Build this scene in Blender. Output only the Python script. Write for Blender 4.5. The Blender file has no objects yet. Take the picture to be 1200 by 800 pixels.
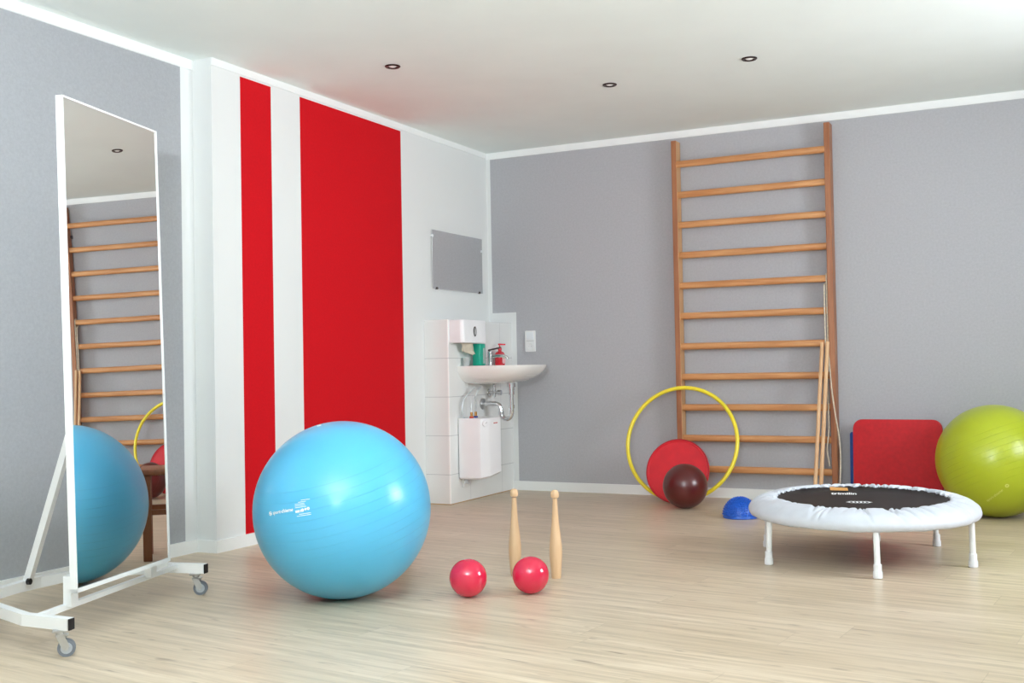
import bpy, bmesh, math, random
from mathutils import Vector, Matrix, noise as mnoise
random.seed(7)
sc = bpy.context.scene
COL = sc.collection
PI = math.pi
H = 2.5

# ------------------------------------------------------------------ colours / node helper
def lin(r, g, b):
    f = lambda c: (c/255)/12.92 if c/255 <= .04045 else (((c/255)+.055)/1.055)**2.4
    return (f(r), f(g), f(b), 1)

class NM:
    """small node-material builder"""
    def __init__(s, name, rough=.5, metal=0, color=None, coat=0, spec=.5):
        s.m = bpy.data.materials.new(name); s.m.use_nodes = True
        s.t = s.m.node_tree; s.b = s.t.nodes['Principled BSDF']
        s.b.inputs['Roughness'].default_value = rough
        s.b.inputs['Metallic'].default_value = metal
        s.b.inputs['Coat Weight'].default_value = coat
        s.b.inputs['Specular IOR Level'].default_value = spec
        if color: s.b.inputs['Base Color'].default_value = color
        s._c = None
    def n(s, typ, **kw):
        nd = s.t.nodes.new(typ)
        for k, v in kw.items(): setattr(nd, k, v)
        return nd
    def link(s, a, b): s.t.links.new(a, b)
    def put(s, sock, v):
        if hasattr(v, 'is_output'): s.link(v, sock)
        else: sock.default_value = v
    def math(s, op, a, b=0., c=None):
        nd = s.n('ShaderNodeMath', operation=op)
        s.put(nd.inputs[0], a); s.put(nd.inputs[1], b)
        if c is not None: s.put(nd.inputs[2], c)
        return nd.outputs[0]
    def pos(s):                       # world position split in X, Y, Z
        if s._c is None:
            g = s.n('ShaderNodeNewGeometry'); sp = s.n('ShaderNodeSeparateXYZ')
            s.link(g.outputs['Position'], sp.inputs[0])
            s._c = (sp.outputs[0], sp.outputs[1], sp.outputs[2], g.outputs['Position'])
        return s._c
    def obj(s):
        g = s.n('ShaderNodeTexCoord'); sp = s.n('ShaderNodeSeparateXYZ')
        s.link(g.outputs['Object'], sp.inputs[0])
        return (sp.outputs[0], sp.outputs[1], sp.outputs[2], g.outputs['Object'])
    def within(s, v, a, b):
        return s.math('MULTIPLY', s.math('GREATER_THAN', v, a), s.math('LESS_THAN', v, b))
    def rect(s, u, v, u0, u1, v0, v1):
        return s.math('MULTIPLY', s.within(u, u0, u1), s.within(v, v0, v1))
    def mix(s, f, a, b, blend='MIX'):
        nd = s.n('ShaderNodeMix', data_type='RGBA', blend_type=blend)
        s.put(nd.inputs[0], f); s.put(nd.inputs[6], a); s.put(nd.inputs[7], b)
        return nd.outputs[2]
    def scale(s, vec, sx, sy, sz):
        nd = s.n('ShaderNodeMapping'); s.link(vec, nd.inputs[0]); nd.inputs['Scale'].default_value = (sx, sy, sz)
        return nd.outputs[0]
    def noise(s, vec, sc_, detail=3, rough=.5):
        nd = s.n('ShaderNodeTexNoise'); s.link(vec, nd.inputs['Vector'])
        nd.inputs['Scale'].default_value = sc_; nd.inputs['Detail'].default_value = detail; nd.inputs['Roughness'].default_value = rough
        return nd.outputs[0]
    def ramp(s, f, stops):
        nd = s.n('ShaderNodeValToRGB'); s.link(f, nd.inputs[0]); e = nd.color_ramp.elements
        while len(e) < len(stops): e.new(.5)
        for i, (p, c) in enumerate(stops): e[i].position = p; e[i].color = c
        return nd.outputs[0]
    def maprange(s, v, a, b, c, d):
        nd = s.n('ShaderNodeMapRange'); s.put(nd.inputs[0], v)
        for i, q in enumerate((a, b, c, d)): nd.inputs[i+1].default_value = q
        return nd.outputs[0]
    def base(s, c): s.put(s.b.inputs['Base Color'], c); return s
    def bump(s, h, strength=.3, dist=.01):
        nd = s.n('ShaderNodeBump'); nd.inputs['Strength'].default_value = strength; nd.inputs['Distance'].default_value = dist
        s.link(h, nd.inputs['Height']); s.link(nd.outputs[0], s.b.inputs['Normal']); return s

def mottled(name, rgb, rough=.5, amt=.06, scale=14, metal=0, coat=0, bump=0, spec=.5):
    """plain coloured material with slight procedural variation"""
    k = NM(name, rough, metal, coat=coat, spec=spec); o = k.obj()
    c = lin(*rgb); d = tuple(x*(1-amt*2) for x in c[:3])+(1,); e = tuple(min(1, x*(1+amt)) for x in c[:3])+(1,)
    f = k.noise(o[3], scale)
    k.base(k.ramp(f, [(.3, d), (.7, e)]))
    if bump: k.bump(k.noise(o[3], scale*12), bump, .003)
    return k.m

# ---- walls
WHITE = lin(226, 229, 228)
def wall_mat(name, grey=None, rects=(), reds=(), axis=1, gcol=(188, 189, 194)):
    k = NM(name, .85, spec=.2); p = k.pos(); u = p[axis]; z = p[2]
    n1 = k.noise(p[3], 75, 4, .65); n2 = k.noise(p[3], 2.2, 2)
    col = k.mix(k.math('MULTIPLY', n2, .08), WHITE, lin(214, 218, 218))
    def chip(rgb, amt):
        c = lin(*rgb); f = k.maprange(n1, .3, .7, 1-amt, 1+amt)
        cc = k.n('ShaderNodeCombineXYZ')
        for i in range(3): k.link(k.math('MULTIPLY', f, c[i]), cc.inputs[i])
        return cc.outputs[0]
    def total(rs):
        m = None
        for r in rs:
            q = k.rect(u, z, *r); m = q if m is None else k.math('MAXIMUM', m, q)
        return m
    if rects: col = k.mix(total(rects), col, chip(gcol, .06))
    if reds: col = k.mix(total(reds), col, chip((200, 10, 24), .05))
    k.base(col); k.bump(n1, .18, .004)
    return k.m
M_left = wall_mat('white_wall_red_stripes', reds=((-2.737, -2.488, .062, 2.453), (-2.236, -1.184, .062, 2.453)))
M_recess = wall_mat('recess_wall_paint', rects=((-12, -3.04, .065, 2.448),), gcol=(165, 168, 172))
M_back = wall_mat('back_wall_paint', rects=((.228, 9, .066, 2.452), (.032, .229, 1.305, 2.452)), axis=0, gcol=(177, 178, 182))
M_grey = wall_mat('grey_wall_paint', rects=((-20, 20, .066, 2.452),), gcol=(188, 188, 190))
M_greyx = wall_mat('grey_wall_paint_rear', rects=((-20, 20, .066, 2.452),), axis=0, gcol=(188, 188, 190))
M_ceil = mottled('ceiling_paint', (237, 245, 243), .9, .01, 3, spec=.2)
M_trim = mottled('trim_white', (238, 241, 240), .55, .01, 5)
def tile_mat():
    k = NM('pier_tiles', .22, spec=.5); p = k.pos()
    lines = None
    for z in (.198, .455, .712, .969):
        q = k.within(p[2], z-.0018, z+.0018); lines = q if lines is None else k.math('MAXIMUM', lines, q)
    for y in (-.66, -.19):
        q = k.within(p[1], y-.0015, y+.0015); lines = k.math('MAXIMUM', lines, k.math('MULTIPLY', q, k.math('GREATER_THAN', p[0], .183)))
    edge = k.math('MULTIPLY', k.math('GREATER_THAN', p[0], .178), k.math('LESS_THAN', p[1], -.925))
    n = k.noise(p[3], 6)
    c = k.mix(k.math('MULTIPLY', n, .4), lin(232, 234, 232), lin(220, 223, 222))
    c = k.mix(edge, c, lin(246, 246, 244))
    c = k.mix(k.math('MULTIPLY', lines, .75), c, lin(176, 180, 182))
    c = k.mix(k.math('LESS_THAN', p[2], .006), c, lin(205, 170, 125))
    k.base(c); k.bump(k.math('MULTIPLY', lines, -1), .5, .002); return k.m
M_tile = tile_mat()

# ---- floor: pale oak planks laid along x
def floor_mat():
    k = NM('oak_vinyl_planks', .4, spec=.45); p = k.pos()
    fc, fs = math.cos(math.radians(6)), math.sin(math.radians(6))
    pu = k.math('SUBTRACT', k.math('MULTIPLY', p[0], fc), k.math('MULTIPLY', p[1], fs)); pv = k.math('ADD', k.math('MULTIPLY', p[0], fs), k.math('MULTIPLY', p[1], fc))
    p = (pu, pv)
    row = k.math('DIVIDE', p[1], .185); ri = k.math('FLOOR', row)
    off = k.math('MULTIPLY', k.math('FRACT', k.math('MULTIPLY', k.math('SINE', k.math('MULTIPLY', ri, 12.9898)), 43758.5)), 1.25)
    cx = k.math('DIVIDE', k.math('ADD', p[0], off), 1.25); ci = k.math('FLOOR', cx)
    cv = k.n('ShaderNodeCombineXYZ'); k.link(ri, cv.inputs[0]); k.link(ci, cv.inputs[1])
    wn = k.n('ShaderNodeTexWhiteNoise', noise_dimensions='2D'); k.link(cv.outputs[0], wn.inputs['Vector'])
    sh = k.n('ShaderNodeCombineXYZ'); k.link(k.math('ADD', p[0], k.math('MULTIPLY', wn.outputs[0], 7.)), sh.inputs[0])
    k.link(k.math('ADD', p[1], k.math('MULTIPLY', wn.outputs[0], 3.)), sh.inputs[1])
    g1 = k.noise(k.scale(sh.outputs[0], 1.1, 22, 1), 1.6, 6, .6)
    g2 = k.noise(k.scale(sh.outputs[0], 3.5, 90, 1), 1.5, 4, .6)
    g3 = k.noise(k.scale(sh.outputs[0], 2.4, 11, 1), 1.6, 3, .55)
    c = k.ramp(g1, [(.3, lin(176, 159, 135)), (.5, lin(208, 190, 166)), (.72, lin(227, 212, 191))])
    c = k.mix(k.math('MULTIPLY', k.maprange(g2, .45, .75, 0, 1), .24), c, lin(148, 128, 104))
    c = k.mix(k.math('MULTIPLY', k.maprange(g3, .62, .8, 0, 1), .4), c, lin(142, 120, 98))
    g4 = k.noise(k.scale(sh.outputs[0], 5, 26, 1), 1.3, 2, .5)
    c = k.mix(k.math('MULTIPLY', k.maprange(g4, .64, .76, 0, 1), .65), c, lin(112, 92, 76))
    c = k.mix(k.math('MULTIPLY', wn.outputs[0], .34), c, lin(178, 159, 131))
    fy = k.math('FRACT', row); fx = k.math('FRACT', cx)
    seam = k.math('MAXIMUM', k.math('LESS_THAN', fy, .009), k.math('LESS_THAN', fx, .0016))
    c = k.mix(k.math('MULTIPLY', seam, .3), c, lin(126, 110, 92))
    k.base(c)
    k.link(k.maprange(g1, .3, .7, .3, .42), k.b.inputs['Roughness'])
    k.bump(k.math('SUBTRACT', g2, k.math('MULTIPLY', seam, 1.5)), .06, .002)
    return k.m
M_floor = floor_mat()

# ---- wood
def wood_mat(name, a, b, axis=0, rough=.4, scale=1.0):
    k = NM(name, rough); o = k.obj(); s = [38., 38., 38.]; s[axis] = 2.6
    n = k.noise(k.scale(o[3], *s), scale, 5, .6)
    n2 = k.noise(k.scale(o[3], *[q*.25 for q in s]), scale, 2)
    c = k.ramp(n, [(.32, lin(*a)), (.68, lin(*b))])
    c = k.mix(k.math('MULTIPLY', n2, .35), c, lin(*a))
    k.base(c); k.bump(n, .05, .001); return k.m
M_rung = wood_mat('rung_wood', (182, 120, 70), (220, 166, 112), 0)
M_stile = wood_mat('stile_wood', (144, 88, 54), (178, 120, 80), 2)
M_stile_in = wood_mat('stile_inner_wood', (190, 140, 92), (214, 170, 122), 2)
M_club = wood_mat('club_wood', (208, 170, 130), (228, 196, 158), 2, .4)
M_stick = wood_mat('stick_wood', (208, 164, 120), (228, 192, 150), 2, .45)
M_stool = wood_mat('stool_wood', (120, 66, 36), (152, 90, 52), 2, .4)

# ---- simple materials
M_frame = mottled('white_powder_coat', (240, 242, 242), .32, .01, 6)
M_black = mottled('black_plastic', (24, 22, 24), .45, .1, 30)
M_chrome = mottled('chrome', (226, 228, 230), .1, .03, 20, metal=1)
M_steel = mottled('zinc_steel', (196, 198, 198), .28, .05, 20, metal=1)
M_tyre = mottled('caster_grey', (112, 118, 126), .5, .06, 30)
M_hub = mottled('caster_hub', (176, 182, 188), .4, .04, 30)
M_ceram = mottled('white_ceramic', (240, 240, 237), .08, .01, 8, coat=.4)
M_plastic = mottled('white_plastic', (240, 241, 243), .3, .01, 8)
M_plug = mottled('plug_white', (230, 236, 240), .4, .02, 8)
M_paper = mottled('paper_towel', (214, 204, 184), .9, .06, 30)
M_teal = mottled('teal_plastic', (22, 168, 140), .35, .05, 20)
M_redsoap = mottled('red_soap', (206, 24, 42), .15, .06, 25, coat=.4)
M_redpump = mottled('red_pump', (222, 22, 52), .3, .04, 25)
M_greycup = mottled('grey_cup', (178, 184, 182), .2, .05, 25)
M_brass = mottled('brass', (198, 150, 90), .25, .05, 25, metal=1)
M_redring = mottled('red_ring', (206, 60, 40), .4, .05, 25)
M_bluering = mottled('blue_ring', (40, 60, 130), .4, .05, 25)
M_hose = mottled('hose_grey', (196, 202, 204), .35, .05, 60, metal=.4)
M_yellow = mottled('yellow_hoop', (244, 226, 52), .3, .04, 12, coat=.2)
M_discred = mottled('red_rubber', (212, 24, 40), .5, .05, 14)
M_matred = mottled('red_foam', (190, 18, 30), .7, .06, 40, bump=.25)
M_matblue = mottled('blue_foam', (20, 70, 150), .6, .06, 40, bump=.2)
M_matgreen = mottled('green_foam', (96, 150, 128), .6, .06, 40, bump=.2)
M_hedge = mottled('blue_rubber', (22, 92, 196), .35, .05, 20)
M_cover = mottled('white_vinyl_cover', (206, 211, 219), .42, .03, 16, bump=.08)
M_jump = mottled('jump_mat_weave', (40, 33, 30), .5, .2, 9, spec=.22)
M_rubber = mottled('white_rubber', (236, 238, 240), .5, .02, 12)
M_print = mottled('white_print', (250, 252, 252), .4, .01, 10)
M_orange = mottled('orange_tag', (214, 156, 84), .6, .05, 12)
M_rope = mottled('rope_white', (216, 206, 186), .8, .1, 90)
M_ring = mottled('spot_ring_bronze', (64, 46, 44), .3, .08, 20, metal=.9)
M_lamp = mottled('spot_lamp_glass', (248, 248, 246), .15, .05, 30)
M_alu = mottled('window_frame_white', (236, 238, 238), .4, .01, 6)
M_pink = mottled('soap_label', (246, 196, 200), .4, .1, 80)
M_green = mottled('label_green', (110, 176, 60), .4, .05, 30)
M_dark = mottled('dark_slot', (70, 62, 60), .4, .05, 30)
M_socket = mottled('socket_white', (232, 235, 234), .35, .01, 10)
M_greyline = mottled('socket_line', (186, 190, 190), .4, .02, 10)

def ball_mat(name, rgb, rough, coat, groove=None, amt=.05, sss=0):
    k = NM(name, rough, coat=coat, spec=.5); k.b.inputs['Coat Roughness'].default_value = .2 if rough > .25 else .08
    o = k.obj(); c = lin(*rgb); n = k.noise(o[3], 2.5, 2)
    d = tuple(x*(1-amt) for x in c[:3])+(1,)
    col = k.ramp(n, [(.35, d), (.65, c)])
    if sss:
        k.b.inputs['Subsurface Weight'].default_value = sss; k.b.inputs['Subsurface Radius'].default_value = (.03, .05, .06); k.b.inputs['Subsurface Scale'].default_value = .3
    if groove:
        z0, z1, step, w = groove
        f = k.math('FRACT', k.math('DIVIDE', o[2], step))
        g = k.math('MULTIPLY', k.math('LESS_THAN', f, w), k.within(o[2], z0, z1))
        brk = k.noise(o[3], 3.2, 2)
        g = k.math('MULTIPLY', g, k.maprange(brk, .42, .6, .1, 1))
        k.bump(k.math('MULTIPLY', g, -1), .7, .004); col = k.mix(k.math('MULTIPLY', g, .14), col, tuple(x*.35 for x in c[:3])+(1,))
    k.base(col)
    return k.m
M_blue = ball_mat('blue_ball_vinyl', (90, 190, 234), .3, .25, (-.16, .2, .036, .09), sss=.2)
M_lime = ball_mat('lime_ball_vinyl', (176, 190, 34), .34, .25, (-.15, .15, .034, .09), sss=.1)
M_redball = ball_mat('red_ball_vinyl', (218, 34, 72), .12, .5)
M_med = ball_mat('maroon_leather', (86, 20, 18), .28, .3)

# ------------------------------------------------------------------ mesh helpers
def mesh_obj(name, bm, mats, parent=None, smooth=True, loc=None, sharp=35):
    bmesh.ops.recalc_face_normals(bm, faces=bm.faces[:])
    me = bpy.data.meshes.new(name); 
    if smooth:
        for f in bm.faces: f.smooth = True
        for e in bm.edges:
            if len(e.link_faces) == 2 and e.calc_face_angle(0) > math.radians(sharp): e.smooth = False
    bm.to_mesh(me); bm.free()
    for m in (mats if isinstance(mats, (list, tuple)) else [mats]): me.materials.append(m)
    o = bpy.data.objects.new(name, me); COL.objects.link(o)
    if parent: o.parent = parent
    if loc: o.location = loc
    return o
def thing(name, label, cat, loc=(0, 0, 0), rz=0, group=None):
    o = bpy.data.objects.new(name, None); COL.objects.link(o); o.empty_display_size = .05
    o.location = loc; o.rotation_euler = (0, 0, rz); tag(o, label, cat, group); return o
def tag(o, label, cat, group=None):
    o['label'] = label; o['category'] = cat
    if group: o['group'] = group
    return o
def struct(o): o['kind'] = 'structure'; return o
def setmi(bm, start, mi):
    for f in bm.faces[start:] if isinstance(start, int) else start: f.material_index = mi
def box(bm, x0, x1, y0, y1, z0, z1, bev=0, M=None, seg=2):
    r = bmesh.ops.create_cube(bm, size=1); vs = r['verts']
    for v in vs: v.co = Vector(((x0+x1)/2+v.co.x*(x1-x0), (y0+y1)/2+v.co.y*(y1-y0), (z0+z1)/2+v.co.z*(z1-z0)))
    if bev:
        es = list({e for v in vs for e in v.link_edges})
        rr = bmesh.ops.bevel(bm, geom=es, offset=bev, segments=seg, affect='EDGES', profile=.5)
        vs = list({v for f in rr['faces'] for v in f.verts} | {v for v in vs if v.is_valid})
    if M is not None:
        for v in vs: v.co = M @ v.co
    return vs
def frame_of(t):
    t = t.normalized(); a = Vector((0, 0, 1)) if abs(t.z) < .9 else Vector((1, 0, 0))
    u = t.cross(a).normalized(); return u, t.cross(u).normalized()
def tube(bm, pts, r, n=12, closed=False, caps=True, radii=None):
    pts = [Vector(p) for p in pts]; N = len(pts); rings = []; u = None
    for i, p in enumerate(pts):
        a = pts[(i-1) % N] if (closed or i > 0) else p; b = pts[(i+1) % N] if (closed or i < N-1) else p
        t = (b-a).normalized()
        if u is None: u, w = frame_of(t)
        else:
            u = (u-t*u.dot(t)).normalized(); w = t.cross(u)
        rr = radii[i] if radii else r
        rings.append([bm.verts.new(p+(u*math.cos(2*PI*k/n)+w*math.sin(2*PI*k/n))*rr) for k in range(n)])
    M = N if closed else N-1
    for i in range(M):
        A, B = rings[i], rings[(i+1) % N]
        for k in range(n): bm.faces.new((A[k], A[(k+1) % n], B[(k+1) % n], B[k]))
    if caps and not closed: bm.faces.new(rings[0][::-1]); bm.faces.new(rings[-1])
def bar(bm, a, b, w, h, up=(0, 0, 1)):
    a, b = Vector(a), Vector(b); t = (b-a).normalized(); s = t.cross(Vector(up)).normalized(); q = s.cross(t)
    A = [bm.verts.new(a+s*i*w/2+q*j*h/2) for i, j in ((-1, -1), (1, -1), (1, 1), (-1, 1))]
    B = [bm.verts.new(b+s*i*w/2+q*j*h/2) for i, j in ((-1, -1), (1, -1), (1, 1), (-1, 1))]
    for k in range(4): bm.faces.new((A[k], A[(k+1) % 4], B[(k+1) % 4], B[k]))
    bm.faces.new(A[::-1]); bm.faces.new(B)
def sweep_rect(bm, pts, w, h):
    """rectangular section swept along a horizontal path with mitred corners"""
    pts = [Vector(p) for p in pts]; N = len(pts); rings = []
    for i, p in enumerate(pts):
        d0 = (p-pts[i-1]).normalized() if i else (pts[1]-p).normalized(); d1 = (pts[i+1]-p).normalized() if i < N-1 else d0
        n0 = Vector((-d0.y, d0.x, 0)); n1 = Vector((-d1.y, d1.x, 0)); m = (n0+n1).normalized(); m /= max(.3, m.dot(n0))
        rings.append([bm.verts.new(p+m*i_*w/2+Vector((0, 0, j*h/2))) for i_, j in ((-1, -1), (1, -1), (1, 1), (-1, 1))])
    for A, B in zip(rings, rings[1:]):
        for k in range(4): bm.faces.new((A[k], A[(k+1) % 4], B[(k+1) % 4], B[k]))
    bm.faces.new(rings[0][::-1]); bm.faces.new(rings[-1])
def lathe(bm, prof, n=32, M=None):
    rings = []
    for r, z in prof:
        if r < 1e-6: rings.append([bm.verts.new((0, 0, z))])
        else: rings.append([bm.verts.new((r*math.cos(2*PI*k/n), r*math.sin(2*PI*k/n), z)) for k in range(n)])
    for A, B in zip(rings, rings[1:]):
        for k in range(n):
            k2 = (k+1) % n
            if len(A) == 1 and len(B) == 1: continue
            if len(A) == 1: bm.faces.new((A[0], B[k], B[k2]))
            elif len(B) == 1: bm.faces.new((A[k], A[k2], B[0]))
            else: bm.faces.new((A[k], A[k2], B[k2], B[k]))
    if len(rings[0]) > 1: bm.faces.new(rings[0][::-1])
    if len(rings[-1]) > 1: bm.faces.new(rings[-1])
    if M is not None:
        for R in rings:
            for v in R: v.co = M @ v.co
def cyl(bm, a, b, r, n=20, r2=None):
    tube(bm, [a, b], r, n, radii=[r, r if r2 is None else r2])
def sphere(bm, r, nu=96, nv=56, c=(0, 0, 0)):
    bmesh.ops.create_uvsphere(bm, u_segments=nu, v_segments=nv, radius=r, matrix=Matrix.Translation(c))
def rrect_pts(w, h, r, n=6):
    out = []
    for cx, cy, a0 in ((w/2-r, h/2-r, 0), (-w/2+r, h/2-r, 90), (-w/2+r, -h/2+r, 180), (w/2-r, -h/2+r, 270)):
        for k in range(n+1):
            a = math.radians(a0+90*k/n); out.append((cx+r*math.cos(a), cy+r*math.sin(a)))
    return out
def prism(bm, pts2, f0, f1, bev=0):
    """extrude a 2-D outline between two mappings f(u,v)->3-D"""
    A = [bm.verts.new(f0(*p)) for p in pts2]; B = [bm.verts.new(f1(*p)) for p in pts2]; n = len(pts2)
    fs = [bm.faces.new((A[k], A[(k+1) % n], B[(k+1) % n], B[k])) for k in range(n)]
    fa = bm.faces.new(A[::-1]); fb = bm.faces.new(B)
    if bev:
        es = list(set(fa.edges) | set(fb.edges)); bmesh.ops.bevel(bm, geom=es, offset=bev, segments=3, affect='EDGES', profile=.5)
def text_mesh(body, size, shear=0, bold=0, sx=1.0):
    cu = bpy.data.curves.new('lettering', 'FONT'); cu.body = body; cu.size = size; cu.shear = shear; cu.resolution_u = 2; cu.offset = bold
    o = bpy.data.objects.new('lettering', cu); COL.objects.link(o)
    bpy.context.view_layer.update()
    me = bpy.data.meshes.new_from_object(o.evaluated_get(bpy.context.evaluated_depsgraph_get()))
    bpy.data.objects.remove(o); bpy.data.curves.remove(cu)
    bm = bmesh.new(); bm.from_mesh(me); bpy.data.meshes.remove(me)
    for v in bm.verts: v.co.x *= sx
    return bm
def add_bm(dst, src):
    me = bpy.data.meshes.new('tmp'); src.to_mesh(me); src.free(); dst.from_mesh(me); bpy.data.meshes.remove(me)
def children(o): return [c for c in bpy.data.objects if c.parent == o]
def copy_tree(o, parent=None):
    c = o.copy(); COL.objects.link(c)
    if parent: c.parent = parent; c.matrix_parent_inverse = o.matrix_parent_inverse.copy()
    for ch in children(o): copy_tree(ch, c)
    return c

# ------------------------------------------------------------------ room shell
X1, Y0, YS = 5.3, -8.8, -2.954      # right wall, rear wall, step in the left wall
def S(name, boxes, m):
    bm = bmesh.new()
    for b in boxes: box(bm, *b)
    return struct(mesh_obj(name, bm, m, smooth=False))
S('floor', [(-.35, X1+.15, Y0-.15, .15, -.1, 0)], M_floor)
S('ceiling', [(-.35, X1+.15, Y0-.15, .15, H, H+.1)], M_ceil)
S('wall_left', [(-.25, 0, YS, 0, 0, H)], M_left)
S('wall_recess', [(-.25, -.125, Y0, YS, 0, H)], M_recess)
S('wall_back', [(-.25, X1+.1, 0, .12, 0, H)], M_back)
# right wall with a window, rear wall with two windows
WR = [(-2.75, -1.45, 1.0, 2.2)]
y0, y1, z0, z1 = WR[0]
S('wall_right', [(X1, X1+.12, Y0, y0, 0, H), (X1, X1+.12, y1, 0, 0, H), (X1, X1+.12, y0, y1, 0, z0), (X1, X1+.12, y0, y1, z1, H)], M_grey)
rx = [(.6, 2.0), (2.4, 4.0)]
S('wall_rear', [(-.25, rx[0][0], Y0-.12, Y0, 0, H), (rx[0][1], rx[1][0], Y0-.12, Y0, 0, H), (rx[1][1], X1+.1, Y0-.12, Y0, 0, H)] +
  [(a, b, Y0-.12, Y0, 0, .9) for a, b in rx] + [(a, b, Y0-.12, Y0, 2.3, H) for a, b in rx], M_greyx)
def glass_mat():
    k = NM('window_glass', .02); tr = k.n('ShaderNodeBsdfTransparent'); gl = k.n('ShaderNodeBsdfGlossy'); mx = k.n('ShaderNodeMixShader')
    gl.inputs['Roughness'].default_value = .02; mx.inputs[0].default_value = .06
    k.link(tr.outputs[0], mx.inputs[1]); k.link(gl.outputs[0], mx.inputs[2])
    k.link(mx.outputs[0], k.t.nodes['Material Output'].inputs['Surface']); return k.m
M_glass = glass_mat()
def window(i, axis, c, a, b, z0, z1):
    fr = bmesh.new(); gl = bmesh.new(); f = .06
    def B(bm, u0, u1, w0, w1, d0, d1):
        if axis == 'x': box(bm, c+d0, c+d1, u0, u1, w0, w1)
        else: box(bm, u0, u1, c+d0, c+d1, w0, w1)
    s = 1 if axis == 'x' else -1
    d = sorted((s*.03, s*.09)); g = sorted((s*.055, s*.061))
    mid = (a+b)/2
    for u0, u1, w0, w1 in ((a, a+f, z0, z1), (b-f, b, z0, z1), (a+f, b-f, z0, z0+f), (a+f, b-f, z1-f, z1), (mid-f/2, mid+f/2, z0+f, z1-f)): B(fr, u0, u1, w0, w1, *d)
    B(gl, a+f, b-f, z0+f, z1-f, *g)
    o = struct(mesh_obj('window_%d' % i, fr, M_alu, smooth=False)); mesh_obj('pane', gl, M_glass, o, smooth=False)
window(1, 'x', X1, y0, y1, z0, z1)
window(2, 'y', Y0, *rx[0], .9, 2.3); window(3, 'y', Y0, *rx[1], .9, 2.3)
# tiled pier carrying the basin
PX, PY, PZ = .186, -.933, 1.226
bm = bmesh.new(); box(bm, 0, PX, PY, 0, 0, PZ, .004); struct(mesh_obj('wall_pier', bm, M_tile, smooth=False))
# skirting and painted cornice strips
S('baseboard_left', [(0, .012, YS-.012, PY, 0, .062), (-.125, .0, YS-.012, YS, 0, .062)], M_trim)
S('baseboard_recess', [(-.125, -.113, Y0, YS-.012, 0, .064)], M_trim)
S('baseboard_back', [(PX, X1, -.012, 0, 0, .064)], M_trim)
S('baseboard_right', [(X1-.012, X1, Y0, -.012, 0, .064)], M_trim)
S('trim_1', [(-.125, -.119, Y0, YS, 2.45, H)], M_trim)
S('trim_2', [(0, X1, -.006, 0, 2.454, H)], M_trim)
S('trim_3', [(0, .006, YS, 0, 2.462, H)], M_trim)

# ------------------------------------------------------------------ standing mirror on castors
mc = Vector((.75934, -4.27494, 0)); ma, mt = .25574, .02312
hv = Vector((-math.sin(ma), math.cos(ma), 0)); nv = Vector((math.cos(ma), math.sin(ma), 0))
def LB(h, n, z): return mc+hv*h+nv*n+Vector((0, 0, z))       # base frame coordinates (h across, n forward)
nm = Vector((math.cos(ma)*math.cos(mt), math.sin(ma)*math.cos(mt), math.sin(mt))); vm = nm.cross(hv)
mo = mc+Vector((0, 0, 1.02046))
KV, KH, AV, AH = 0.05388, 0.03378, -0.00112, -0.00396
OFF = -.0185
def LM(h, b): return mo+hv*h+vm*b+nm*(OFF+.0015)
def LF(h, b, n=0.): return mo+hv*h+vm*b+nm*(n+OFF)                    # straight frame round it
mir = thing('standing_mirror', 'tall white-framed mirror on castors standing at the left grey wall', 'mirror', mc)
def rel(o): o.matrix_parent_inverse = Matrix.Translation(-mc); return o
h0, h1, b0, b1 = -.297, .310, -.844, .838
k = NM('silvered_glass', 0.0, 1); p_ = k.obj(); k.base(k.mix(k.math('MULTIPLY', k.noise(p_[3], 2), .04), (.93, .945, .935, 1), (.9, .925, .915, 1))); 
# the thin sheet is slightly bowed: its normals follow a faint convex curve
P4 = k.pos()[3]
def vm_(op, a, b=None):
    nd = k.n('ShaderNodeVectorMath', operation=op); k.put(nd.inputs[0], a)
    if b is not None:
        if op == 'SCALE': k.put(nd.inputs['Scale'], b)
        else: k.put(nd.inputs[1], b)
    return nd.outputs['Value'] if op == 'DOT_PRODUCT' else nd.outputs[0]
rel_p = vm_('SUBTRACT', P4, tuple(mo))
kh_ = k.math('MULTIPLY_ADD', vm_('DOT_PRODUCT', rel_p, tuple(hv)), KH, AH); kv_ = k.math('MULTIPLY_ADD', vm_('DOT_PRODUCT', rel_p, tuple(vm)), KV, AV)
nrm = vm_('ADD', vm_('ADD', vm_('SCALE', tuple(hv), kh_), vm_('SCALE', tuple(vm), kv_)), tuple(nm))
k.link(vm_('NORMALIZE', nrm), k.b.inputs['Normal']); M_silver = k.m
bm = bmesh.new(); nu, nvv = 24, 60
g = [[bm.verts.new(LM(h0+.006+(h1-h0-.012)*i/nu, b0+.006+(b1-b0-.012)*j/nvv)) for i in range(nu+1)] for j in range(nvv+1)]
for j in range(nvv):
    for i in range(nu): bm.faces.new((g[j][i], g[j][i+1], g[j+1][i+1], g[j+1][i]))
rel(mesh_obj('mirror_glass', bm, M_silver, mir))
bm = bmesh.new()
def strip(pa, pb, n=30, horiz=False):
    # L-profile member: thin front lip and 22 mm deep side
    rings = []
    for i in range(n+1):
        t = i/n
        if horiz: q = [LF(h0+(h1-h0)*t, b, d) for b, d in ((pa, .005), (pb, .005), (pb, -.02), (pa, -.02))]
        else: q = [LF(h, b0+(b1-b0)*t, d) for h, d in ((pa, .005), (pb, .005), (pb, -.02), (pa, -.02))]
        rings.append([bm.verts.new(x) for x in q])
    for A, B in zip(rings, rings[1:]):
        for k_ in range(4): bm.faces.new((A[k_], A[(k_+1) % 4], B[(k_+1) % 4], B[k_]))
    bm.faces.new(rings[0]); bm.faces.new(rings[-1][::-1])
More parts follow.
